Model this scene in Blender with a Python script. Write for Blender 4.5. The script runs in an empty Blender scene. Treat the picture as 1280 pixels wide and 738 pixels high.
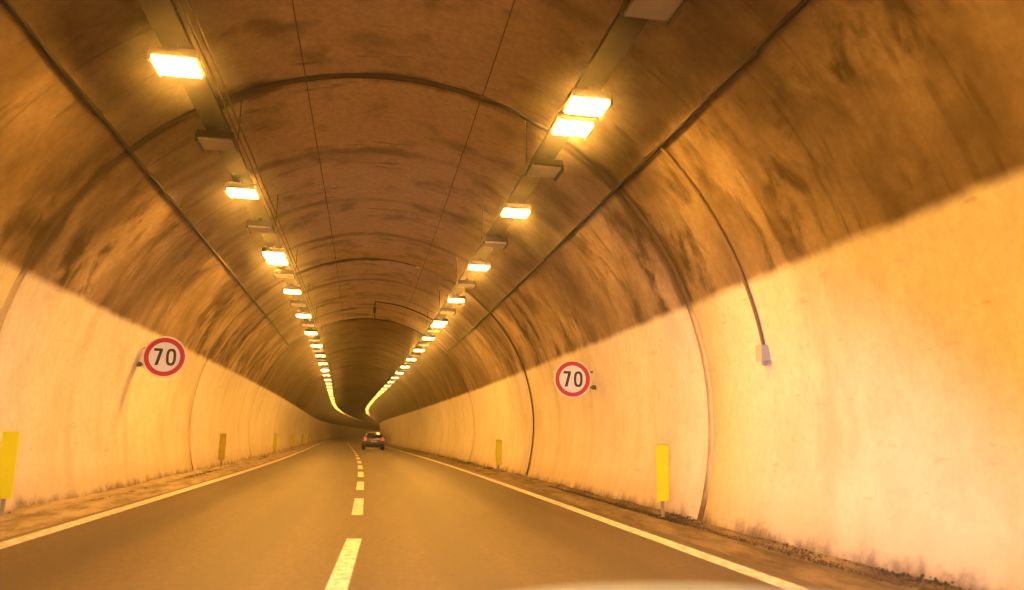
import bpy, bmesh, math, random
import numpy as np
from mathutils import Vector, Matrix

random.seed(7)
C = bpy.context.scene.collection
SC = bpy.context.scene

# ------------------------------------------------------------------ camera
CAM_H = 1.22
FPX = 1000.0                       # focal length in pixels of a 1280 px wide frame
cam_data = bpy.data.cameras.new('camera')
cam = bpy.data.objects.new('camera', cam_data)
C.objects.link(cam)
cam_data.sensor_width = 36.0
cam_data.lens = 36.0 * FPX / 1280.0
cam_data.clip_start = 0.05
cam_data.clip_end = 3000.0
yv = Vector((462 - 640, -(544 - 369), -FPX)).normalized()      # road direction in the camera's axes
roll = math.radians(3.0)
e = Vector((math.sin(roll), math.cos(roll), 0))
zv = (e - e.dot(yv) * yv).normalized()
xv = yv.cross(zv)
cam.matrix_world = Matrix.Translation((0, 0, CAM_H)) @ Matrix((xv, yv, zv)).to_4x4()
SC.camera = cam
cam_data.dof.use_dof = True
cam_data.dof.focus_distance = 21.0
cam_data.dof.aperture_fstop = 1.1

# ------------------------------------------------------------------ world, exposure
world = bpy.data.worlds.new('World')
SC.world = world
world.use_nodes = True
wn = world.node_tree
sky = wn.nodes.new('ShaderNodeTexSky')
sky.sky_type = 'NISHITA'
sky.sun_disc = False
sky.sun_elevation = math.radians(30)
sky.sun_rotation = math.radians(120)
bg = wn.nodes['Background']
wn.links.new(sky.outputs[0], bg.inputs[0])
bg.inputs[1].default_value = 0.05
SC.view_settings.view_transform = 'Standard'
SC.view_settings.look = 'None'
SC.view_settings.exposure = 0.0
SC.view_settings.gamma = 1.0
SC.view_settings.use_curve_mapping = False
SC.cycles.use_denoising = True
SC.cycles.max_bounces = 10
SC.cycles.diffuse_bounces = 5
SC.cycles.use_adaptive_sampling = True
SC.cycles.adaptive_threshold = 0.025
SC.cycles.glossy_bounces = 3
SC.cycles.sample_clamp_indirect = 8.0
SC.cycles.caustics_reflective = False
SC.cycles.filter_width = 1.3
SC.cycles.use_light_tree = True

LAMP = 550.0                       # radiance of the lamp glass in the entrance zone
SODIUM = (1.0, 0.435, 0.062)

# ------------------------------------------------------------------ helpers
KX = np.array([-60, 0, 12, 25, 36, 46, 65, 90, 117, 145, 188, 250, 300, 350, 420, 470], float)
KY = np.array([0.05, 0.05, 0.03, -0.05, -0.22, -0.46, -1.05, -1.93, -2.75, -3.05, -2.2, 0.5, 4.3, 10.0, 21.0, 30.5], float)
def _spline(x, y):
    n = len(x); h = np.diff(x); A = np.eye(n); b = np.zeros(n)
    for i in range(1, n - 1):
        A[i, i-1] = h[i-1]; A[i, i] = 2 * (h[i-1] + h[i]); A[i, i+1] = h[i]
        b[i] = 6 * ((y[i+1] - y[i]) / h[i] - (y[i] - y[i-1]) / h[i-1])
    return np.linalg.solve(A, b)
KM = _spline(KX, KY)
def shift(d):
    i = int(min(max(np.searchsorted(KX, d) - 1, 0), len(KX) - 2))
    h = KX[i+1] - KX[i]; a = (KX[i+1] - d) / h; b = (d - KX[i]) / h
    return float(a * KY[i] + b * KY[i+1] + ((a**3 - a) * KM[i] + (b**3 - b) * KM[i+1]) * h * h / 6)
def heading(d):
    return math.atan2(shift(d + .5) - shift(d - .5), 1.0)
def P(d, x, z):
    """point at distance d along the tunnel, x to the right of its axis, z above the road"""
    h = heading(d)
    return Vector((shift(d) + x * math.cos(h), d - x * math.sin(h), z))

def link(name, me, mat=None, parent=None):
    o = bpy.data.objects.new(name, me)
    C.objects.link(o)
    if mat is not None and me is not None and not me.materials:
        me.materials.append(mat)
    if parent is not None:
        o.parent = parent
    return o
def mesh(name, vs, fs, smooth=False):
    me = bpy.data.meshes.new(name)
    me.from_pydata([tuple(v) for v in vs], [], fs)
    if smooth:
        for p in me.polygons: p.use_smooth = True
    me.update()
    return me
def tag(o, label, cat, group=None, kind=None):
    if label: o['label'] = label
    if cat: o['category'] = cat
    if group: o['group'] = group
    if kind: o['kind'] = kind
    return o
def empty(name, loc=(0, 0, 0), rz=0.0):
    o = bpy.data.objects.new(name, None)
    C.objects.link(o)
    o.location = loc; o.rotation_euler = (0, 0, rz)
    o.empty_display_size = 0.2
    return o

class MB:
    """collects simple solids into one mesh"""
    def __init__(s): s.v = []; s.f = []
    def box(s, c, d, taper=1.0):
        b = len(s.v); x, y, z = c; dx, dy, dz = d[0]/2, d[1]/2, d[2]/2
        for k, t in ((-1, 1.0), (1, taper)):
            for sx, sy in ((-1, -1), (1, -1), (1, 1), (-1, 1)):
                s.v.append((x + sx*dx*t, y + sy*dy*t, z + k*dz))
        s.f += [(b, b+3, b+2, b+1), (b+4, b+5, b+6, b+7)]
        for i in range(4):
            j = (i+1) % 4
            s.f.append((b+i, b+j, b+4+j, b+4+i))
        return s
    def tube(s, pts, r, n=8, caps=True):
        pts = [Vector(p) for p in pts]; b = len(s.v); m = len(pts)
        rr = r if isinstance(r, (list, tuple)) else [r] * m
        for i, p in enumerate(pts):
            t = (pts[min(i+1, m-1)] - pts[max(i-1, 0)]).normalized()
            up = Vector((0, 0, 1)) if abs(t.z) < .9 else Vector((1, 0, 0))
            a = t.cross(up).normalized(); c = a.cross(t).normalized()
            for k in range(n):
                q = 2*math.pi*k/n
                s.v.append(p + a*(rr[i]*math.cos(q)) + c*(rr[i]*math.sin(q)))
        for i in range(m-1):
            for k in range(n):
                k2 = (k+1) % n
                s.f.append((b+i*n+k, b+i*n+k2, b+(i+1)*n+k2, b+(i+1)*n+k))
        if caps:
            s.f.append(tuple(b+k for k in reversed(range(n))))
            s.f.append(tuple(b+(m-1)*n+k for k in range(n)))
        return s
    def prism(s, poly, y0, y1):
        """polygon in x,z extruded along y"""
        b = len(s.v); n = len(poly)
        for y in (y0, y1):
            for x, z in poly: s.v.append((x, y, z))
        s.f.append(tuple(range(b, b+n))); s.f.append(tuple(b+n+k for k in reversed(range(n))))
        for k in range(n):
            j = (k+1) % n
            s.f.append((b+k, b+n+k, b+n+j, b+j))
        return s
    def ring(s, r0, r1, y0, y1, n=48, c=(0, 0), ax=1.0):
        """flat annulus facing y with thickness; ax squeezes x"""
        b = len(s.v)
        for y in (y0, y1):
            for r in (r0, r1):
                for k in range(n):
                    q = 2*math.pi*k/n
                    rx = r[0] if isinstance(r, tuple) else r
                    rz = r[1] if isinstance(r, tuple) else r
                    s.v.append((c[0] + rx*math.cos(q)*ax, y, c[1] + rz*math.sin(q)))
        for k in range(n):
            j = (k+1) % n
            i0, o0, i1, o1 = b, b+n, b+2*n, b+3*n
            s.f += [(i0+k, o0+k, o0+j, i0+j), (i1+k, i1+j, o1+j, o1+k), (o0+k, o1+k, o1+j, o0+j), (i0+k, i0+j, i1+j, i1+k)]
        return s
    def disc(s, r, y0, y1, n=48):
        return s.prism([(r*math.cos(2*math.pi*k/n), r*math.sin(2*math.pi*k/n)) for k in range(n)], y0, y1)
    def me(s, name, smooth=False): 
        m = mesh(name, s.v, s.f, smooth)
        bm = bmesh.new(); bm.from_mesh(m); bmesh.ops.recalc_face_normals(bm, faces=bm.faces); bm.to_mesh(m); bm.free()
        return m
    def build(s, name, mat, parent=None, smooth=False):
        return link(name, s.me(name, smooth), mat, parent)

ONES = ['', 'first', 'second', 'third', 'fourth', 'fifth', 'sixth', 'seventh', 'eighth', 'ninth', 'tenth', 'eleventh', 'twelfth',
        'thirteenth', 'fourteenth', 'fifteenth', 'sixteenth', 'seventeenth', 'eighteenth', 'nineteenth']
TENS = {2: ('twenty', 'twentieth'), 3: ('thirty', 'thirtieth'), 4: ('forty', 'fortieth'), 5: ('fifty', 'fiftieth'), 6: ('sixty', 'sixtieth')}
def nth(n):
    if n < 20: return ONES[n]
    t, o = divmod(n, 10)
    return TENS[t][1] if o == 0 else TENS[t][0] + '-' + ONES[o]

# ------------------------------------------------------------------ materials
class NT:
    def __init__(s, name):
        s.m = bpy.data.materials.new(name); s.m.use_nodes = True
        s.t = s.m.node_tree; s.bsdf = s.t.nodes['Principled BSDF']
    def put(s, sock, v):
        if hasattr(v, 'node'): s.t.links.new(v, sock)
        elif v is not None:
            if isinstance(v, (tuple, list)) and len(v) == 3 and sock.type == 'RGBA': v = (*v, 1)
            sock.default_value = v
    def math(s, op, a, b=None, c=None, clamp=False):
        n = s.t.nodes.new('ShaderNodeMath'); n.operation = op; n.use_clamp = clamp
        for i, v in enumerate((a, b, c)):
            if v is not None: s.put(n.inputs[i], v)
        return n.outputs[0]
    def uv(s):
        n = s.t.nodes.new('ShaderNodeUVMap'); n.uv_map = 'UVMap'
        x = s.t.nodes.new('ShaderNodeSeparateXYZ'); s.t.links.new(n.outputs[0], x.inputs[0])
        return x.outputs[0], x.outputs[1]
    def obj(s):
        n = s.t.nodes.new('ShaderNodeTexCoord'); return n.outputs['Object']
    def vec(s, x, y, z=0.0):
        n = s.t.nodes.new('ShaderNodeCombineXYZ')
        for i, v in enumerate((x, y, z)): s.put(n.inputs[i], v)
        return n.outputs[0]
    def noise(s, v, scale=1.0, detail=4, rough=.55, dist=0.0):
        n = s.t.nodes.new('ShaderNodeTexNoise'); n.inputs['Scale'].default_value = scale
        n.inputs['Detail'].default_value = detail; n.inputs['Roughness'].default_value = rough
        n.inputs['Distortion'].default_value = dist
        s.put(n.inputs['Vector'], v); return n.outputs['Fac']
    def ramp(s, v, a, b, lo=0.0, hi=1.0):
        n = s.t.nodes.new('ShaderNodeMapRange'); n.interpolation_type = 'SMOOTHSTEP'
        s.put(n.inputs[0], v); s.put(n.inputs[1], a); s.put(n.inputs[2], b); s.put(n.inputs[3], lo); s.put(n.inputs[4], hi)
        return n.outputs[0]
    def mix(s, f, a, b, mode='MIX'):
        n = s.t.nodes.new('ShaderNodeMix'); n.data_type = 'RGBA'; n.blend_type = mode
        s.put(n.inputs[0], f); s.put(n.inputs[6], a); s.put(n.inputs[7], b); return n.outputs[2]
    def bump(s, h, strength=.3, dist=.01):
        n = s.t.nodes.new('ShaderNodeBump'); n.inputs['Strength'].default_value = strength; n.inputs['Distance'].default_value = dist
        s.put(n.inputs['Height'], h); s.t.links.new(n.outputs[0], s.bsdf.inputs['Normal'])
    def fin(s, color=None, rough=.7, metal=0.0, spec=None):
        s.put(s.bsdf.inputs['Base Color'], color); s.put(s.bsdf.inputs['Roughness'], rough); s.put(s.bsdf.inputs['Metallic'], metal)
        if spec is not None: s.put(s.bsdf.inputs['Specular IOR Level'], spec)
        return s.m
def plain(name, col, rough=.6, metal=0.0, var=.12, scale=6.0):
    n = NT(name); f = n.noise(n.obj(), scale, 5)
    dark = tuple(c * (1 - 2*var) for c in col); lite = tuple(min(1, c * (1 + var)) for c in col)
    return n.fin(n.mix(f, dark, lite), rough, metal)
def emit(name, strength, col=SODIUM):
    n = NT(name); n.fin((.8, .75, .6), .3)
    # emission fades towards the glass edges; the yellow rim imitates a halo
    x = n.t.nodes.new('ShaderNodeSeparateXYZ'); n.t.links.new(n.obj(), x.inputs[0])
    ex = n.math('DIVIDE', n.math('ABSOLUTE', x.outputs[0]), .2225); ey = n.math('DIVIDE', n.math('ABSOLUTE', x.outputs[1]), .2125)
    m = n.math('MAXIMUM', ex, ey)
    n.put(n.bsdf.inputs['Emission Color'], col); n.put(n.bsdf.inputs['Emission Strength'], n.ramp(m, .58, .97, strength * 1.1, strength * .16))
    return n.m

D_IN, SEG, N_SEG = -27.0, 12.8, 38     # tunnel mouth, length and number of poured segments
M = {}
def lining_material():
    n = NT('sooty_concrete_lining'); u, v = n.uv(); au = n.math('ABSOLUTE', u)
    oi = n.t.nodes.new('ShaderNodeObjectInfo')
    fine = n.noise(n.vec(u, v), 1.9, 7, .58)
    patch = n.noise(n.vec(u, v, 14.2), .30, 4, .5, .5)
    cloud = n.noise(n.vec(u, n.math('MULTIPLY', v, 1.25), 7.7), .85, 4, .5, .3)
    streak = n.noise(n.vec(n.math('MULTIPLY', u, .20), n.math('MULTIPLY', v, 1.1), 9.1), 1.0, 3, .5)
    runs = n.noise(n.vec(n.math('MULTIPLY', u, 1.0), n.math('MULTIPLY', v, 1.7), 1.3), 1.0, 7, .60, .4)
    grain = n.noise(n.vec(u, v, 4.4), 11.0, 5, .7)
    # concrete vault: cloudy stains, faint bands along the formwork rings
    f = n.math('ADD', n.math('MULTIPLY', patch, .75), n.math('ADD', n.math('MULTIPLY', cloud, .6),
        n.math('ADD', n.math('MULTIPLY', streak, .30), n.math('MULTIPLY', fine, .25))))
    f = n.ramp(f, .68, 1.22)
    conc = n.mix(f, (.15, .118, .085), (.47, .39, .29))
    # crown colour lightened, standing in for stray lamp light and glare overhead
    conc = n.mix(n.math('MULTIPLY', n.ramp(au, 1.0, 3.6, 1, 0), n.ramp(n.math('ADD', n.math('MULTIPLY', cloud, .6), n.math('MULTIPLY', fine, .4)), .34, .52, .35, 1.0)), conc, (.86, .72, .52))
    # damp grimy fringe on either side of each ring joint
    vj = n.math('ABSOLUTE', n.math('SUBTRACT', n.math('FRACT', n.math('ADD', n.math('DIVIDE', n.math('SUBTRACT', v, D_IN), SEG), .5)), .5))
    vj = n.math('MULTIPLY', vj, SEG)
    fr = n.math('ADD', vj, n.math('MULTIPLY', n.math('SUBTRACT', cloud, .5), .8))
    fr = n.math('MULTIPLY', n.ramp(fr, .06, .28, 1, 0), .75)
    conc = n.mix(fr, conc, (.085, .062, .042))
    # fainter ribs halfway between the joints, where the shutters met; they show through the paint too
    vh = n.math('ABSOLUTE', n.math('SUBTRACT', n.math('FRACT', n.math('ADD', n.math('DIVIDE', n.math('SUBTRACT', v, D_IN), SEG / 4), .5)), .5))
    rib = n.math('ADD', n.math('MULTIPLY', vh, SEG / 4), n.math('MULTIPLY', n.math('SUBTRACT', cloud, .5), .5))
    rib = n.math('MULTIPLY', n.ramp(rib, .02, .30, 1, 0), n.ramp(patch, .35, .6, .15, .5))
    conc = n.mix(rib, conc, (.10, .075, .052))
    # soot blotches low on the haunches, drawn out along the formwork rings
    hm = n.math('MULTIPLY', n.ramp(au, 2.6, 4.8), n.ramp(patch, .40, .56))
    bl = n.math('MULTIPLY', n.ramp(n.math('ADD', n.math('MULTIPLY', runs, .7), n.math('MULTIPLY', fine, .3)), .45, .61), hm)
    conc = n.mix(n.math('MULTIPLY', bl, .9), conc, (.055, .040, .028))
    conc = n.mix(n.ramp(grain, .35, .65, .22, 0), conc, (.10, .075, .05))
    # drip lines running down from seepage points on the haunches
    dl = n.noise(n.vec(n.math('MULTIPLY', u, .10), n.math('MULTIPLY', v, 6.0), 21.0), 1.0, 2, .5)
    dl = n.math('MULTIPLY', n.math('MULTIPLY', n.ramp(dl, .64, .70), n.ramp(au, 2.2, 3.4)), n.ramp(fine, .35, .6, .05, .35))
    conc = n.mix(dl, conc, (.06, .045, .032))
    # short dark marks left between the shutter boards
    pour = n.noise(n.vec(n.math('MULTIPLY', u, 1.1), n.math('MULTIPLY', v, 4.5), 5.5), 1.0, 3, .5)
    pl = n.math('MULTIPLY', n.ramp(pour, .62, .74), .5)
    conc = n.mix(pl, conc, (.09, .065, .045))
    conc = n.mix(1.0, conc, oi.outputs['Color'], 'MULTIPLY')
    # white painted wall band
    edge = n.math('ADD', au, n.math('MULTIPLY', n.math('SUBTRACT', fine, .5), .12))
    pm = n.ramp(edge, 5.95, 6.11)
    dirt = n.ramp(n.math('ADD', n.math('MULTIPLY', patch, .5), n.math('MULTIPLY', runs, .5)), .40, .72)
    paint = n.mix(dirt, (.80, .775, .725), (.66, .60, .51))
    sc = n.math('MULTIPLY', n.ramp(n.noise(n.vec(n.math('MULTIPLY', u, 7.0), n.math('MULTIPLY', v, 1.6), 2.2), 1.0, 6, .7), .60, .70), .38)
    paint = n.mix(sc, paint, (.38, .31, .22))
    ab = n.math('ADD', au, n.math('ADD', n.math('MULTIPLY', n.math('SUBTRACT', fine, .5), .5), n.math('MULTIPLY', n.math('SUBTRACT', grain, .5), .25)))
    paint = n.mix(n.ramp(ab, 7.0, 9.2, 0, .30), paint, (.45, .36, .25))
    paint = n.mix(n.ramp(grain, .32, .6, .22, 0), paint, (.45, .37, .27))
    paint = n.mix(n.ramp(ab, 8.6, 9.2, 0, .5), paint, (.42, .33, .23))
    paint = n.mix(n.ramp(ab, 9.08, 9.34, 0, .85), paint, (.075, .055, .04))
    paint = n.mix(n.math('MULTIPLY', rib, .38), paint, (.36, .29, .21))
    col = n.mix(pm, conc, paint)
    n.bump(n.math('ADD', n.math('MULTIPLY', fine, .6), n.math('MULTIPLY', streak, .5)), .35, .02)
    return n.fin(col, .95, 0, .08)
def joint_material():
    n = NT('joint_mortar'); u, v = n.uv(); au = n.math('ABSOLUTE', u)
    f = n.noise(n.vec(u, v), 2.5, 6, .6)
    pm = n.ramp(n.math('ADD', au, n.math('MULTIPLY', f, .3)), 6.1, 6.35)
    foot = n.ramp(n.math('ADD', au, f), 9.0, 9.6)
    dark = n.mix(f, (.06, .045, .032), (.17, .135, .10)); pale = n.mix(f, (.40, .34, .27), (.66, .60, .52))
    return n.fin(n.mix(foot, n.mix(pm, dark, pale), (.09, .07, .05)), .9, 0, .2)
def asphalt_material():
    n = NT('worn_asphalt'); u, v = n.uv()
    grain = n.noise(n.vec(u, v), 34.0, 4, .8)
    stone = n.noise(n.vec(u, n.math('MULTIPLY', v, .6)), 13.0, 3, .7)
    patch = n.noise(n.vec(n.math('MULTIPLY', u, .8), n.math('MULTIPLY', v, .10)), 1.1, 5, .6)
    f = n.math('ADD', n.math('MULTIPLY', grain, .45), n.math('ADD', n.math('MULTIPLY', patch, .3), n.math('MULTIPLY', stone, .35)))
    col = n.mix(n.ramp(f, .38, .75), (.040, .030, .022), (.132, .103, .074))
    # wheel tracks, two per lane, polished darker than the rest
    au = n.math('ABSOLUTE', n.math('SUBTRACT', n.math('ABSOLUTE', n.math('ADD', u, .15)), 1.85))
    tr = n.ramp(n.math('ABSOLUTE', n.math('SUBTRACT', au, .78)), .10, .45, .55, 0)
    col = n.mix(tr, col, (.045, .037, .03))
    n.bump(grain, .6, .005)
    return n.fin(col, .56, 0, .42)
def dusty_material(name, a, b):
    n = NT(name); u, v = n.uv()
    f = n.noise(n.vec(n.math('MULTIPLY', u, 2.2), n.math('MULTIPLY', v, .5)), 1.6, 7, .65)
    g = n.noise(n.vec(u, v), 30, 4, .7)
    col = n.mix(n.ramp(n.math('ADD', n.math('MULTIPLY', f, .8), n.math('MULTIPLY', g, .25)), .36, .68), a, b)
    n.bump(g, .5, .01)
    return n.fin(col, .9, 0, .2)
def marking_material():
    n = NT('road_paint'); u, v = n.uv()
    f = n.noise(n.vec(u, v), 9, 7, .7); g = n.noise(n.vec(u, v), 70, 2)
    w = n.ramp(n.math('ADD', n.math('MULTIPLY', f, .7), n.math('MULTIPLY', g, .3)), .40, .56)
    return n.fin(n.mix(w, (.36, .31, .27), (.78, .76, .84)), .55)
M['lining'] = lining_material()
M['asphalt'] = asphalt_material()
M['verge'] = dusty_material('dusty_verge', (.15, .12, .09), (.42, .36, .28))
M['verge_dark'] = dusty_material('dirty_verge', (.06, .046, .034), (.21, .17, .125))
M['paint'] = marking_material()
M['joint'] = joint_material()
M['steel'] = plain('galvanised_tray_steel', (.055, .047, .038), .6, .2, .2, 4)
M['housing'] = plain('lamp_housing', (.09, .08, .068), .5, .2, .15, 9)
M['rod'] = plain('hanger_steel', (.10, .09, .08), .6, .3)
M['cable'] = plain('black_cable_sheath', (.035, .028, .022), .7)
M['thin_cable'] = plain('grey_cable_sheath', (.17, .135, .10), .7)
M['conduit'] = plain('conduit_pipe', (.20, .155, .11), .8, 0)
M['box_grey'] = plain('junction_box_plastic', (.48, .47, .46), .5)
M['glass_on'] = emit('lit_lamp_glass', LAMP)
M['glass_mid'] = emit('lit_lamp_glass_interior', LAMP * .50)
M['glass_deep'] = emit('lit_lamp_glass_inner', LAMP * .24)
M['glass_far'] = emit('lit_lamp_glass_far', LAMP * .09)
M['glass_off'] = plain('unlit_lamp_glass', (.48, .46, .42), .4, 0, .12)
M['sign_white'] = plain('sign_white_sheeting', (.80, .86, 1.0), .45, 0, .03)
M['sign_red'] = plain('sign_red_sheeting', (.46, .035, .045), .45, 0, .06)
M['sign_rim'] = plain('sign_pale_rim', (.82, .74, .72), .45, 0, .05)
M['sign_black'] = plain('sign_black_film', (.022, .018, .016), .5, 0, .05)
M['sign_back'] = plain('sign_back_aluminium', (.42, .42, .42), .45, .7)
M['yellow'] = plain('yellow_reflective_board', (.76, .76, .012), .45, 0, .08, 3)
M['yellow_dull'] = plain('dirty_yellow_board', (.58, .50, .05), .7, 0, .3, 5)
M['post'] = plain('dusty_post_steel', (.30, .25, .17), .8, 0, .2)
M['ground'] = plain('bare_earth', (.20, .17, .12), .95, 0, .3, .3)
M['dirt'] = plain('black_roadside_dirt', (.05, .037, .026), .95, 0, .3, 12)
M['portal'] = plain('portal_concrete', (.38, .36, .33), .85, 0, .15, .8)

# ------------------------------------------------------------------ tunnel profile
RAD, ZC = 4.97, CAM_H + 0.30
PHI_B = math.radians(107.6)
def prof(phi, r=RAD):
    return r * math.sin(phi), ZC + r * math.cos(phi)
BASE_X = prof(PHI_B)[0]

def strip_mesh(name, d0, d1, nd, xs_z, vlen=1.0, smooth=True):
    """sheet along the tunnel axis; xs_z = list of (x, z) or function of d giving it"""
    vs, uvs, fs = [], [], []
    for i in range(nd + 1):
        d = d0 + (d1 - d0) * i / nd
        row = xs_z(d) if callable(xs_z) else xs_z
        for x, z in row:
            vs.append(P(d, x, z)); uvs.append((x, d))
    m = len(row)
    for i in range(nd):
        for k in range(m - 1):
            fs.append((i*m+k, i*m+k+1, (i+1)*m+k+1, (i+1)*m+k))
    me = mesh(name, vs, fs, smooth)
    ul = me.uv_layers.new(name='UVMap')
    for l in me.loops: ul.data[l.index].uv = uvs[l.vertex_index]
    return me

# ground outside
g = link('ground', mesh('ground', [(-1500, -1500, -.35), (1500, -1500, -.35), (1500, 1500, -.35), (-1500, 1500, -.35)], [(0, 1, 2, 3)]), M['ground'])
tag(g, 'bare earth around the tunnel', None, kind='structure')

# lining, one part per poured segment
tunnel = empty('tunnel', (0, D_IN, 0))
tag(tunnel, 'arched concrete road tunnel with sooty vault and white painted lower walls', 'tunnel')
def lining_segment(i):
    d0 = D_IN + i * SEG; d1 = d0 + SEG
    gap, dep = .10, .022
    rows = [(d0 + .004, dep), (d0 + gap, dep), (d0 + gap + .03, 0)]
    nd = 8
    rows += [(d0 + gap + .03 + (d1 - d0 - 2*gap - .06) * k / nd, 0) for k in range(1, nd)]
    rows += [(d1 - gap - .03, 0), (d1 - gap, dep), (d1 - .004, dep)]
    na = 56; vs, uvs, fs = [], [], []
    for d, r in rows:
        for k in range(na + 1):
            ph = -PHI_B + 2 * PHI_B * k / na
            x, z = prof(ph, RAD + r)
            vs.append(P(d, x, z) - Vector((0, D_IN, 0))); uvs.append((RAD * ph, d))
    m = na + 1
    for a in range(len(rows) - 1):
        for k in range(na):
            fs.append((a*m+k, (a+1)*m+k, (a+1)*m+k+1, a*m+k+1))
    me = mesh('lining_segment', vs, fs, True)
    ul = me.uv_layers.new(name='UVMap')
    for l in me.loops: ul.data[l.index].uv = uvs[l.vertex_index]
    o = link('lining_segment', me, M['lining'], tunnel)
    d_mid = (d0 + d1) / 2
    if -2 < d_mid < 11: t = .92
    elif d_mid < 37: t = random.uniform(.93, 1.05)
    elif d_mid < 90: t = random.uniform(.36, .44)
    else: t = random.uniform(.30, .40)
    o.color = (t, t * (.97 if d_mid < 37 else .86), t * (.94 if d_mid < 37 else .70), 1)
    # mortar strip closing the joint at the far end of the segment
    vs, fs, uvs = [], [], []
    w, r0, r1 = .18, RAD + .014, RAD + .12
    for dd, rr in ((d1 - w/2, r0), (d1 + w/2, r0), (d1 + w/2, r1), (d1 - w/2, r1)):
        for k in range(na + 1):
            x, z = prof(-PHI_B + 2 * PHI_B * k / na, rr)
            vs.append(P(dd, x, z) - Vector((0, D_IN, 0))); uvs.append((RAD * (-PHI_B + 2 * PHI_B * k / na), dd))
    for a in range(4):
        b = (a + 1) % 4
        for k in range(na):
            fs.append((a*m+k, b*m+k, b*m+k+1, a*m+k+1))
    me = mesh('joint_strip', vs, fs, True)
    ul = me.uv_layers.new(name='UVMap')
    for l in me.loops: ul.data[l.index].uv = uvs[l.vertex_index]
    link('joint_strip', me, M['joint'], o)
for i in range(N_SEG): lining_segment(i)
D_OUT = D_IN + N_SEG * SEG
# portal arch behind the viewer, with real thickness
pv, pf = [], []
for dd, rr in ((-.6, RAD + .13), (.9, RAD + .13), (.9, RAD + 1.1), (-.6, RAD + 1.1)):
    for k in range(49):
        x, z = prof(-PHI_B + 2 * PHI_B * k / 48, rr); pv.append((x + .05, dd, z))
for a in range(4):
    for k in range(48): pf.append((a*49+k, ((a+1) % 4)*49+k, ((a+1) % 4)*49+k+1, a*49+k+1))
link('portal_arch', mesh('portal_arch', pv, pf, False), M['portal'], tunnel)

# ------------------------------------------------------------------ road, verges, markings
RX0, RX1 = -3.98, 3.95
road = link('road', strip_mesh('road', D_IN - 40, D_OUT, 180, [(RX0, 0), (-2, .012), (-.07, .022), (2, .012), (RX1, 0)]), M['asphalt'])
tag(road, 'two lane asphalt road running through the tunnel', None, kind='structure')
def road_z(x):
    return float(np.interp(x, [RX0, -2, -.07, 2, RX1], [0, .012, .022, .012, 0]))
def marking(name, d0, d1, nd, xa, xb, lean=0.0):
    z = .005
    def row(d):
        k = lean * (d1 - d) / (d1 - d0); x0, x1 = xa + k, xb + k
        xm = (x0 + x1) / 2
        return [(x0, road_z(x0) + z), (xm, road_z(xm) + z + .001), (x1, road_z(x1) + z)]
    return link(name, strip_mesh(name, d0, d1, nd, row), M['paint'], road)
o = marking('edge_line', D_IN - 10, D_OUT - 1, 160, -3.86, -3.64); o['label'] = 'solid white edge line on the left of the road'
o = marking('edge_line', D_IN - 10, D_OUT - 1, 160, 3.50, 3.72); o['label'] = 'solid white edge line on the right of the road'
for d in [6.6 - 5.65 * q for q in (4, 3, 2, 1, 0)] + [12.7 + 5.65 * q for q in range(40)]:
    marking('lane_dash', d, d + 3.25, 4, -.235, -.065, -.09 if 6 < d < 7 else 0)
def verge(name, side):
    rnd = np.random.RandomState(3 if side < 0 else 5)
    N = 700
    n1 = rnd.rand(N + 8, 5)
    k = np.ones(5) / 5
    n1 = np.apply_along_axis(lambda c: np.convolve(c, k, 'same'), 0, n1)
    inner = abs(RX0 if side < 0 else RX1) - .03
    cnt = [0]
    def row(d):
        i = min(cnt[0], N); cnt[0] += 1
        q = n1[i]
        xs = np.linspace(inner, BASE_X + .25, 6)
        hs = [-.02, .015 + .02*q[0], .03 + .05*(q[1]-.3), .04 + .09*(q[2]-.3), .07 + .16*(q[3]-.3), .10 + .2*(q[4]-.3)]
        r = [(side * x, h) for x, h in zip(xs, hs)]
        return r if side > 0 else r[::-1]
    o = link(name, strip_mesh(name, D_IN, D_OUT, N, row), M['verge_dark'] if side > 0 else M['verge'])
    tag(o, 'dusty uneven strip between the edge line and the %s wall' % ('right' if side > 0 else 'left'), None, kind='structure')
verge('verge_left', -1); verge('verge_right', 1)

# dirt crumbs piled along the wall foot
def dirt(name, side, n, hmax, label):
    vs, fs = [], []
    rnd = random.Random(11 + side)
    for _ in range(n):
        d = -2 + 72 * rnd.random() ** 1.5
        w = .5 + .5 * math.sin(d * 1.7) * math.sin(d * .63 + 1)
        a = rnd.random()
        x = BASE_X - .02 - .26 * a ** 1.6
        s = rnd.uniform(.005, .016) * (.7 + .6 * w)
        z = .05 + (1 - a) ** 2 * hmax * w * rnd.random()
        c = P(d, side * x, z); b = len(vs)
        ax = [Vector((rnd.uniform(-1, 1), rnd.uniform(-1, 1), rnd.uniform(-1, 1))).normalized() for _ in range(2)]
        p = ax[0]; q = p.cross(ax[1]).normalized(); r = p.cross(q)
        for u, m in ((p, 1.2), (-p, .8), (q, 1), (-q, .7), (r, .9), (-r, 1)):
            vs.append(c + u * s * m)
        for t in ((0, 2, 4), (2, 1, 4), (1, 3, 4), (3, 0, 4), (2, 0, 5), (1, 2, 5), (3, 1, 5), (0, 3, 5)):
            fs.append(tuple(b + k for k in t))
    tag(link(name, mesh(name, vs, fs), M['dirt']), label, 'dirt', kind='stuff')
dirt('roadside_dirt', 1, 24000, .10, 'dark crumbly dirt piled along the foot of the right wall')
dirt('roadside_dirt', -1, 8000, .05, 'thin dark dirt along the foot of the left wall')

# ------------------------------------------------------------------ lamps, trays, cables
LX = 2.385
Z_LAMP = CAM_H + 4.05              # underside of the lamp glass
def vault_z(x, r=RAD): return ZC + math.sqrt(r*r - x*x)

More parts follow.
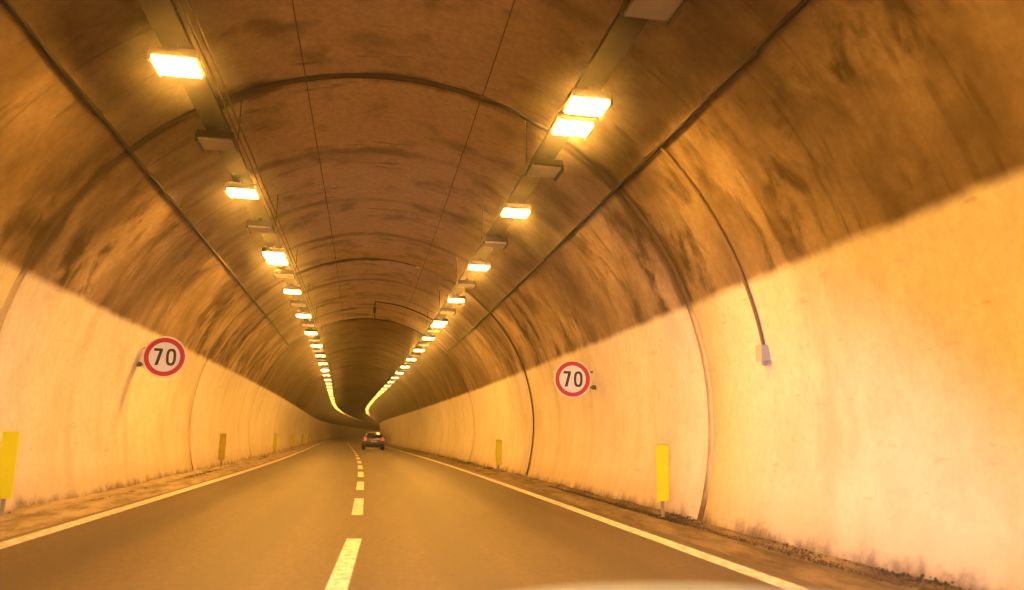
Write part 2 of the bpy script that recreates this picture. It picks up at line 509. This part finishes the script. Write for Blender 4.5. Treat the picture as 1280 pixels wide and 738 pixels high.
def along(name, x, z, r, d0, d1, step, mat, sag=0.0, n=6, jit=0.0, seed=0):
    rnd = random.Random(seed); m = MB(); pts = []
    k = int((d1 - d0) / step)
    for i in range(k + 1):
        d = d0 + (d1 - d0) * i / k
        pts.append(P(d, x + rnd.uniform(-jit, jit), z - sag * abs(math.sin(math.pi * i / 3)) + rnd.uniform(-jit, jit)))
    return m.tube(pts, r, n).build(name, mat, None, True)

for side, word in ((-1, 'left'), (1, 'right')):
    # shallow U shaped tray, hung just under the vault
    zt = Z_LAMP + .235
    vs, fs = [], []
    N = 150; prof_t = [(-.16, 0), (-.16, -.06), (.16, -.06), (.16, 0), (.152, 0), (.152, -.052), (-.152, -.052), (-.152, 0)]
    for i in range(N + 1):
        d = D_IN + 1 + (335 - D_IN) * i / N
        for x, z in prof_t: vs.append(P(d, side * LX + x, zt + z))
    for i in range(N):
        for k in range(8):
            j = (k + 1) % 8; fs.append((i*8+k, i*8+j, (i+1)*8+j, (i+1)*8+k))
    t = link('cable_tray', mesh('cable_tray', vs, fs), M['steel'])
    tag(t, 'long dark steel cable tray carrying the %s row of lamps' % word, 'cable tray')
Z_TRAY = Z_LAMP + .235 - .06

def lamp_meshes():
    H = Z_TRAY - Z_LAMP             # space between tray and glass
    hbs = []
    for s in (-1, 1):
        hb = MB().box((0, 0, .062), (.52, .50, .085), .93)
        hb.box((-s * .2425, 0, .012), (.035, .50, .022)); hb.box((s * .2425, 0, -.022), (.035, .50, .090))   # deeper shade towards the wall
        for sy in (-1, 1): hb.box((0, sy * .2325, .012), (.45, .035, .022))
        hbs.append(hb.me('housing'))
    # plain flat-glass pattern used deeper in the tunnel
    for lip in (.013, .006):
        hf = MB().box((0, 0, .062), (.52, .50, .085), .93); t = .023 + lip - .005
        for sx in (-1, 1): hf.box((sx * .2425, 0, .023 - t / 2), (.035, .50, t))
        for sy in (-1, 1): hf.box((0, sy * .2325, .023 - t / 2), (.45, .035, t))
        hbs.append(hf.me('housing'))
    gf = MB().box((0, 0, .0085), (.445, .425, .007))
    gl = MB().box((0, 0, -.006), (.445, .425, .050), 1.0)
    br = MB().box((0, 0, (H + .10) / 2), (.05, .035, max(.012, H - .105)))
    rd = MB().tube([(0, 0, .08), (0, 0, vault_z(LX - .29) - Z_LAMP + .02)], .009, 6)
    return hbs, [m.me(n) for m, n in ((gl, 'glass'), (gf, 'glass'), (br, 'bracket'), (rd, 'hanger_rod'))]
HBS, (GL, GF, BR, RD) = lamp_meshes()
for h_ in HBS: h_.materials.append(M['housing'])
BR.materials.append(M['rod']); RD.materials.append(M['rod'])
glass_by = {}
for k in ('glass_on', 'glass_mid', 'glass_deep', 'glass_far', 'glass_off'):
    g_ = (GL if k in ('glass_on', 'glass_off') else GF).copy(); g_.materials.append(M[k]); glass_by[k] = g_
def lamp(side, d, key, label, group, detail=True):
    o = empty('tunnel_lamp', P(d, side * LX, Z_LAMP), -heading(d))
    tag(o, label, 'lamp', group)
    link('housing', HBS[(0 if side < 0 else 1) if key in ('glass_on', 'glass_off') else 2 if key == 'glass_mid' else 3], None, o)
    link('glass', glass_by[key], None, o)
    if detail:
        for y in (-.17, .17):
            b = link('bracket', BR, None, o); b.location = (0, y, 0)
        if key == 'glass_off':
            r = link('hanger_rod', RD, None, o); r.location = (-side * .275, 0, 0)
STEP = 4.88
for side, word in ((-1, 'left'), (1, 'right')):
    first = 8.97 if side < 0 else 9.0
    lit = [(first + STEP * k, 0) for k in range(-7, 66)]
    extra = [19.45] if side < 0 else [9.72, 29.4]
    lit += [(x, 1) for x in extra]
    cnt = 0
    for dd, ex in sorted(lit):
        if dd < D_IN + 1: continue
        key = 'glass_on' if dd < 57 else ('glass_mid' if dd < 105 else 'glass_deep' if dd < 160 else 'glass_far')
        if dd < 5:
            lab = 'lit sodium lamp of the %s row, overhead and behind the viewer' % word
            grp = 'lit lamps of the %s row behind the viewer' % word
        elif ex:
            near = nth(min(range(1, 12), key=lambda q: abs(first + STEP * (q - 1) - dd)))
            lab = 'extra lit lamp close beyond the %s lamp of the %s row' % (near, word)
            grp = 'lit lamps of the %s row' % word
        else:
            cnt += 1
            grp = 'lit lamps of the %s row' % word
            if cnt == 1: lab = 'nearest and largest glaring sodium lamp of the %s ceiling row' % word
            elif cnt <= 24: lab = '%s regularly spaced lit lamp from the viewer in the %s ceiling row' % (nth(cnt), word)
            else: 
                lab = 'tiny far lit lamp where the %s row bends in the dark' % word; grp = 'tiny far lamps of the %s row' % word
        lamp(side, dd, key, lab, grp, dd < 80)
    k = 0
    for q in range(-5, 16):
        dd = first + STEP * (q + .5) + .05
        if dd < D_IN + 1: continue
        if dd < 6:
            lab, grp = 'switched off lamp of the %s row, overhead and behind the viewer' % word, 'unlit lamps of the %s row behind the viewer' % word
        else:
            k += 1
            lab = ('nearest switched off lamp with pale glass in the %s ceiling row' % word) if k == 1 else '%s switched off lamp with pale glass from the viewer, %s ceiling row' % (nth(k), word)
            grp = 'unlit lamps of the %s row' % word
        lamp(side, dd, 'glass_off', lab, grp)

PHI_C = math.radians(45)
for side, word in ((-1, 'left'), (1, 'right')):
    x, z = prof(PHI_C, RAD - .028)
    o = along('wall_cable', side * x, z, .027, D_IN + .3, 37.0, .8, M['cable'], 0, 8, .008, 5 + side)
    tag(o, 'dark cable fixed along the %s haunch of the vault' % word, 'cable')
    # clips holding it, every few metres
    for q in range(14):
        dd = -6 + q * 3.2
        mm = MB().box((0, 0, 0), (.075, .04, .035)); c = mm.build('clip', M['rod'], o)
        c.location = P(dd, side * x, z); c.rotation_euler = (0, side * PHI_C, 0)
# thin cables
for xx, rr, d1, lab in ((-2.13, .014, 60, 'thin wire strung beside the left lamp row, outer of the pair'),
                        (-2.05, .014, 60, 'thin wire strung beside the left lamp row, inner of the pair')):
    o = along('thin_wire', xx, Z_TRAY + .02, rr, D_IN + .4, d1, 1.0, M['thin_cable'], .03, 6, .006, int(-xx * 100))
    tag(o, lab, 'wire')
for xx, lab in ((-1.22, 'thin wire clipped along the crown, left of the middle'), (1.38, 'thin wire clipped along the crown, right of the middle')):
    o = along('thin_wire', xx, vault_z(xx) - .006, .008, D_IN + .4, 37, 1.0, M['thin_cable'], 0, 6, .006, int(xx * 77 + 300))
    tag(o, lab, 'wire')

def arc_pts(d, p0, p1, r, n=18, wob=0.0):
    return [P(d + wob * math.sin(i * .9), *prof(p0 + (p1 - p0) * i / n, r)) for i in range(n + 1)]
# conduit on the right wall ending in a small box
cd = empty('conduit_run', P(9.45, *prof(PHI_C, RAD)))
tag(cd, 'curved conduit pipe down the right wall ending in a small grey box', 'conduit')
base = Vector(cd.location)
PHI_E = math.radians(79.2)
MB().tube([p - base for p in arc_pts(9.45, PHI_C, PHI_E, RAD - .026, 18)], .024, 8).build('pipe', M['conduit'], cd, True)
bx_ = MB().box((0, 0, 0), (.11, .15, .20)).box((0, 0, -.12), (.05, .05, .06)).build('junction_box', M['box_grey'], cd)
bx_.location = P(9.45, *prof(PHI_E + .018, RAD - .05)) - base
lid = MB().box((-.06, 0, 0), (.012, .16, .21)).build('lid', M['box_grey'], bx_)
# conduit across the crown with a dangling end
hc = empty('hanging_cable', P(32, 0, vault_z(0)))
tag(hc, 'cable across the crown with a short dangling end, past the second joint', 'cable')
base = Vector(hc.location)
MB().tube([p - base for p in arc_pts(32, math.radians(1), math.radians(45), RAD - .024, 18, .03)], .022, 8).build('pipe', M['cable'], hc, True)
z0 = vault_z(0.2)
MB().tube([P(32, .1, z0 - .03) - base, P(32, .08, z0 - .25) - base, P(32, .10, z0 - .82) - base], .02, 8).build('dangling_end', M['cable'], hc, True)
MB().box((0, 0, 0), (.13, .11, .24), .8).build('connector', M['cable'], hc).location = P(32, .09, z0 - .36) - base
# curved wires on the ring joints of the haunches
for dd, p0, p1, side, lab in ((24.2, 33, 106, 1, 'dark cable following the ring joint down the right wall'),):
    o = MB().tube(arc_pts(dd, math.radians(p0), math.radians(p1), RAD - .018, 26, .02), .02, 8).build('wall_cable', M['cable'], None, True)
    tag(o, lab, 'cable')

# ------------------------------------------------------------------ speed limit signs
def speed_sign(x, d, z, side, label, rz, R=.45):
    o = empty('speed_limit_sign', (x, d, z), rz); tag(o, label, 'road sign', 'seventy speed limit signs')
    MB().disc(R, .0, .012).build('plate', M['sign_back'], o)
    MB().ring(R * .915, R, -.010, .012).build('rim', M['sign_rim'], o)
    MB().ring(R * .705, R * .915, -.007, -.001).build('red_border', M['sign_red'], o)
    f = MB().disc(R * .705, -.006, -.001).build('white_face', M['sign_white'], o)
    y0, y1 = -.0095, -.0055
    h = R * .40
    seven = [(-.485, .40), (-.10, .40), (-.10, .285), (-.27, -.40), (-.415, -.40), (-.245, .275), (-.485, .275)]
    MB().prism([(a * R, b * R) for a, b in seven], y0, y1).build('digit_seven', M['sign_black'], f)
    m = MB(); n = 40; c = .295
    pts_o, pts_i = [], []
    for k in range(n):
        q = 2 * math.pi * k / n; cs, sn = math.cos(q), math.sin(q)
        sx = abs(cs) ** .75 * (1 if cs > 0 else -1); sz = abs(sn) ** .75 * (1 if sn > 0 else -1)
        pts_o.append(((c + .225 * sx) * R, .405 * sz * R)); pts_i.append(((c + .105 * sx) * R, .285 * sz * R))
    for y in (y0, y1):
        m.v += [(a, y, b) for a, b in pts_o]; m.v += [(a, y, b) for a, b in pts_i]
    for k in range(n):
        j = (k + 1) % n
        m.f += [(k, j, n+j, n+k), (2*n+k, 3*n+k, 3*n+j, 2*n+j), (k, 2*n+k, 2*n+j, j), (n+k, n+j, 3*n+j, 3*n+k)]
    m.build('digit_zero', M['sign_black'], f)
    # two arms back to the wall and a clamp
    s = side
    for zz, ln in ((-.17, .62), (.17, .45)):
        MB().tube([(s * .12, .035, zz), (s * (.12 + ln + .1), .05, zz)], .02, 8).build('arm', M['rod'], o)
    MB().box((s * .50, .04, -.17), (.10, .07, .09)).build('clamp', M['rod'], o)
    MB().box((s * .15, .03, 0), (.05, .03, .62)).build('back_rail', M['rod'], o)
    return o
speed_sign(4.37, 17.3, CAM_H + 1.32, 1, 'round red rimmed speed limit sign reading 70 on the right wall', math.radians(-4), .425)
speed_sign(-4.33, 17.8, CAM_H + 1.52, -1, 'round red rimmed speed limit sign reading 70 on the left wall', math.radians(3), .44)

# ------------------------------------------------------------------ yellow edge markers
def marker_meshes():
    b = MB().box((0, 0, .70), (.20, .018, .86))
    p = MB().box((0, .022, .36), (.05, .025, .72))
    f = MB().box((0, .02, .015), (.13, .10, .03))
    return b.me('board'), p.me('post'), f.me('foot')
KB, KP, KF = marker_meshes()
KP.materials.append(M['post']); KF.materials.append(M['post'])
KB2 = KB.copy(); KB.materials.append(M['yellow']); KB2.materials.append(M['yellow_dull'])
def marker(side, d, label, dull=False):
    o = empty('edge_marker', P(d, side * (4.68 if side < 0 else 4.56), .03), -heading(d) + random.uniform(-.05, .05))
    o.rotation_euler[1] = random.uniform(-.012, .012)
    tag(o, label, 'road marker', 'yellow edge markers along the walls')
    link('board', KB2 if dull else KB, None, o); link('post', KP, None, o); link('foot', KF, None, o)
marker(-1, 11.7, 'yellow upright marker board nearest the viewer on the left, cut by the frame')
marker(-1, 28.2, 'dirty dull yellow marker board, second along the left wall', True)
for i, dd in enumerate((47, 63, 79, 95, 127, 158)):
    marker(-1, dd, '%s yellow marker board along the left wall' % nth(i + 3))
marker(1, 12.3, 'yellow upright marker board nearest the viewer on the right')
marker(1, 28.0, 'bright yellow marker board, second along the right wall')
for i, dd in enumerate((96, 113)):
    marker(1, dd, '%s yellow marker board along the right wall, behind the distant car' % nth(i + 3))

# ------------------------------------------------------------------ cars
M['car_silver'] = plain('grey_car_paint', (.20, .19, .18), .32, .55, .05)
M['car_pale'] = plain('pale_car_paint', (.19, .31, 1.0), .6, .0, .03)
M['car_glass'] = plain('dark_car_glass', (.02, .02, .022), .06, 0, .02)
M['car_black'] = plain('black_plastic', (.02, .02, .02), .6)
M['tyre'] = plain('tyre_rubber', (.018, .018, .018), .85)
M['rim'] = plain('alloy_rim', (.45, .45, .45), .35, .8)
M['chrome'] = plain('chrome_trim', (.6, .6, .6), .15, 1.0, .02)
M['plate'] = plain('number_plate', (.75, .75, .72), .5)
M['tail_red'] = plain('tail_lamp_lens', (.55, .03, .025), .2)
n_ = NT('lit_tail_lamp'); n_.fin((.6, .05, .04), .2); n_.put(n_.bsdf.inputs['Emission Color'], (1, .12, .07)); n_.put(n_.bsdf.inputs['Emission Strength'], 1.0)
M['tail_lit'] = n_.m
M['head_lens'] = plain('head_lamp_lens', (.8, .8, .8), .1)

def section(y, w, zb, belt, wr, top):
    """closed half-ring of a car body at station y, right side, bottom to top"""
    return [(0, y, zb), (w * .86, y, zb), (w * .975, y, zb + .10), (w, y, zb + .32), (w * .985, y, belt - .10), (w * .95, y, belt),
            (wr + (w * .95 - wr) * .35, y, belt + (top - belt) * .62), (wr * .96, y, belt + (top - belt) * .93), (wr * .7, y, top), (0, y, top + .006)]
def loft(secs, name, mat, parent, sub=1):
    m = len(secs[0]); full = []
    for s in secs:
        left = [(-x, y, z) for x, y, z in reversed(s[1:-1])]
        full.append(s + left)
    n = len(full[0]); vs = [v for r in full for v in r]; fs = []
    for i in range(len(full) - 1):
        for k in range(n):
            j = (k + 1) % n
            fs.append((i*n+k, i*n+j, (i+1)*n+j, (i+1)*n+k))
    fs.append(tuple(reversed(range(n)))); fs.append(tuple((len(full)-1)*n + k for k in range(n)))
    mb = MB(); mb.v = vs; mb.f = fs
    o = mb.build(name, mat, parent, True)
    if sub:
        md = o.modifiers.new('smooth', 'SUBSURF'); md.levels = sub; md.render_levels = sub
    return o
def wheel(parent, x, y, r=.31, w=.20):
    t = MB(); n = 24
    for k, (xx, rr) in enumerate(((-w/2, r*.80), (-w/2, r*.95), (-w*.38, r), (w*.38, r), (w/2, r*.95), (w/2, r*.80))):
        for i in range(n):
            q = 2*math.pi*i/n; t.v.append((xx, rr*math.cos(q), rr*math.sin(q)))
    for k in range(5):
        for i in range(n):
            j = (i+1) % n; t.f.append((k*n+i, k*n+j, (k+1)*n+j, (k+1)*n+i))
    o = link('wheel', mesh('tyre', t.v, t.f, True), M['tyre'], parent); o.location = (x, y, r)
    rm = MB()
    rm.tube([(-w*.30, 0, 0), (w*.30, 0, 0)], r*.80, 24)
    rim = rm.build('rim', M['rim'], o)
    return o

def hatchback():
    d = 69.0
    o = empty('car', P(d, 1.50, road_z(1.6)), -heading(d))
    tag(o, 'small grey hatchback driving away in the right lane far ahead', 'car')
    # stations rear to front: y, half width, bottom, belt, roof half width, top
    st = [(-1.98, .74, .36, .80, .66, .86), (-1.92, .82, .28, .88, .66, .99), (-1.78, .855, .24, .92, .62, 1.17), (-1.50, .865, .22, .93, .61, 1.40), (-1.0, .87, .20, .93, .62, 1.475),
          (-.3, .875, .20, .92, .62, 1.48), (.35, .875, .20, .91, .60, 1.40), (.75, .87, .20, .90, .60, 1.20), (1.15, .86, .20, .88, .62, .985),
          (1.6, .84, .22, .80, .60, .89), (1.9, .78, .26, .68, .52, .76), (1.99, .70, .32, .56, .45, .62)]
    S = [section(*s) for s in st]
    loft(S, 'body', M['car_silver'], o, 1)
    def patch(name, i0, i1, k0, k1, off, mat, mirror=False, inset=.06):
        """panel following the body between stations i0..i1, section points k0..k1"""
        A = [Vector(S[i0][k]) for k in range(k0, k1+1)]; B = [Vector(S[i1][k]) for k in range(k0, k1+1)]
        sg = -1 if mirror else 1; v, f = [], []; nn = 4
        for a in range(nn + 1):
            t = inset + (1 - 2*inset) * a / nn
            for p, q in zip(A, B):
                c = p.lerp(q, t); v.append(Vector((c.x * sg, c.y, c.z)) + Vector(off if not mirror else (-off[0], off[1], off[2])))
        m = k1 - k0 + 1
        for a in range(nn):
            for k in range(m-1): f.append((a*m+k, a*m+k+1, (a+1)*m+k+1, (a+1)*m+k))
        mb = MB(); mb.v = v; mb.f = f
        return mb.build(name, mat, o, True)
    for mir in (False, True):
        patch('side_window', 3, 5, 5, 7, (.03, 0, -.01), M['car_glass'], mir, .08)
        patch('side_window', 5, 7, 5, 7, (.03, 0, -.01), M['car_glass'], mir, .08)
    # rear window, windscreen: full width panels
    def wide(name, y0, z0, w0, y1, z1, w1, bow, mat):
        v, f = [], []
        for a in range(4):
            t = a / 3
            for b in range(-3, 4):
                x = (w0 + (w1 - w0) * t) * b / 3; yy = y0 + (y1 - y0) * t - bow * (1 - (b/3)**2)
                v.append((x, yy, z0 + (z1 - z0) * t + .035 * math.sin(math.pi * t)))
        for a in range(3):
            for b in range(6): f.append((a*7+b, a*7+b+1, (a+1)*7+b+1, (a+1)*7+b))
        mb = MB(); mb.v = v; mb.f = f
        return mb.build(name, mat, o, True)
    wide('rear_window', -1.90, 1.00, .66, -1.58, 1.37, .53, .05, M['car_glass'])
    wide('windscreen', 1.12, 1.02, .68, .52, 1.39, .56, -.05, M['car_glass'])
    MB().box((0, -1.50, 1.46), (1.02, .22, .03), .9).build('roof_spoiler', M['car_silver'], o)
    MB().box((0, -1.985, .42), (1.52, .12, .20), .96).build('rear_bumper', M['car_black'], o)
    MB().box((0, -1.99, .70), (.50, .03, .12)).build('number_plate', M['plate'], o)
    MB().box((0, -1.985, .84), (.62, .03, .03)).build('chrome_strip', M['chrome'], o)
    MB().box((-.70, -1.90, .88), (.20, .14, .26), .8).build('tail_lamp', M['tail_lit'], o)
    MB().box((.70, -1.90, .88), (.20, .14, .26), .8).build('tail_lamp', M['tail_lit'], o)
    for sx in (-1, 1):
        MB().box((sx * .97, .62, .98), (.20, .10, .14), .85).build('wing_mirror', M['car_silver'], o)
        for y in (-1.25, 1.25): wheel(o, sx * .77, y)
    return o
hatchback()

def own_car():
    """the front of the car the picture is taken from: only its bonnet edge is in view"""
    o = empty('car', (.60, 0, road_z(.6))); tag(o, 'pale car bonnet at the bottom edge of the picture', 'car')
    v, f = [], []
    ys = [.80, 1.0, 1.2, 1.4, 1.55, 1.7, 1.82, 1.95, 2.05, 2.12]
    zs = [.965, .960, .952, .940, .926, .906, .880, .838, .785, .72]
    NX = 14
    for y, z in zip(ys, zs):
        w = .74 - .05 * max(0, (y - 1.5)) ** 2
        for k in range(-NX, NX + 1):
            x = w * k / NX
            crease = .006 * math.exp(-((abs(x) - .50) / .05) ** 2)
            v.append((x, y - .20 * (abs(x) / .74) ** 2.5 * max(0, y - .9), z - .14 * x * x - .05 * (abs(x) / .74) ** 6 + crease))
    m = 2 * NX + 1
    for a in range(len(ys) - 1):
        for k in range(m - 1): f.append((a*m+k, a*m+k+1, (a+1)*m+k+1, (a+1)*m+k))
    mb = MB(); mb.v = v; mb.f = f
    b = mb.build('bonnet', M['car_pale'], o, True)
    sd = b.modifiers.new('thick', 'SOLIDIFY'); sd.thickness = .012
    for sx in (-1, 1):
        fv, ff = [], []
        for y in ys:
            t = max(0, (y - 1.5)); yy = y - .19 * max(0, y - .9)
            for q, (dx, zz) in enumerate(((.745, 0), (.82, -.05), (.87, -.15), (.885, -.30), (.875, -.48))):
                zt = np.interp(y, ys, zs) - .135
                fv.append((sx * (dx - .10 * t * t), yy - .05 * q * t, zt + zz))
        for a in range(len(ys) - 1):
            for k in range(4): ff.append((a*5+k, a*5+k+1, (a+1)*5+k+1, (a+1)*5+k))
        mb = MB(); mb.v = fv; mb.f = ff
        w_ = mb.build('wing', M['car_pale'], o, True)
        sd = w_.modifiers.new('thick', 'SOLIDIFY'); sd.thickness = .012
        wheel(o, sx * .74, 1.35, .31, .20)
        hl = MB().box((sx * .60, 1.93, .60), (.30, .12, .13), .9).build('head_lamp', M['head_lens'], o)
        ld = bpy.data.lights.new('head_lamp_beam', 'SPOT')
        ld.energy = 1050; ld.color = (1.0, .82, .96); ld.spot_size = math.radians(62); ld.spot_blend = 1.0; ld.shadow_soft_size = .08
        lo = bpy.data.objects.new('head_lamp_beam', ld); C.objects.link(lo); lo.parent = o
        lo.location = (sx * .60, 2.18, .60); lo.rotation_euler = (math.radians(88), 0, math.radians(-7)); lo.scale = (2.1, 1, 1)
    MB().box((0, 2.00, .42), (1.50, .16, .24), .96).build('front_bumper', M['car_pale'], o)
    MB().box((0, 1.99, .62), (.80, .05, .12), .95).build('grille', M['car_black'], o)
    return o
own_car()

# ------------------------------------------------------------------ haze volume added to make a soft glow around the lamps
air = NT('lamp_glow_haze'); air.t.nodes.remove(air.bsdf)
vol = air.t.nodes.new('ShaderNodeVolumePrincipled')
vol.inputs['Density'].default_value = .0028
vol.inputs['Anisotropy'].default_value = .965
vol.inputs['Color'].default_value = (1, .97, .93, 1)
air.t.links.new(vol.outputs[0], air.t.nodes['Material Output'].inputs['Volume'])
hz = MB().box((10, 210, 2.9), (130, 640, 8.6)).build('haze', air.m)
tag(hz, 'thin haze added for a soft glow around the lamps', 'haze', kind='stuff')
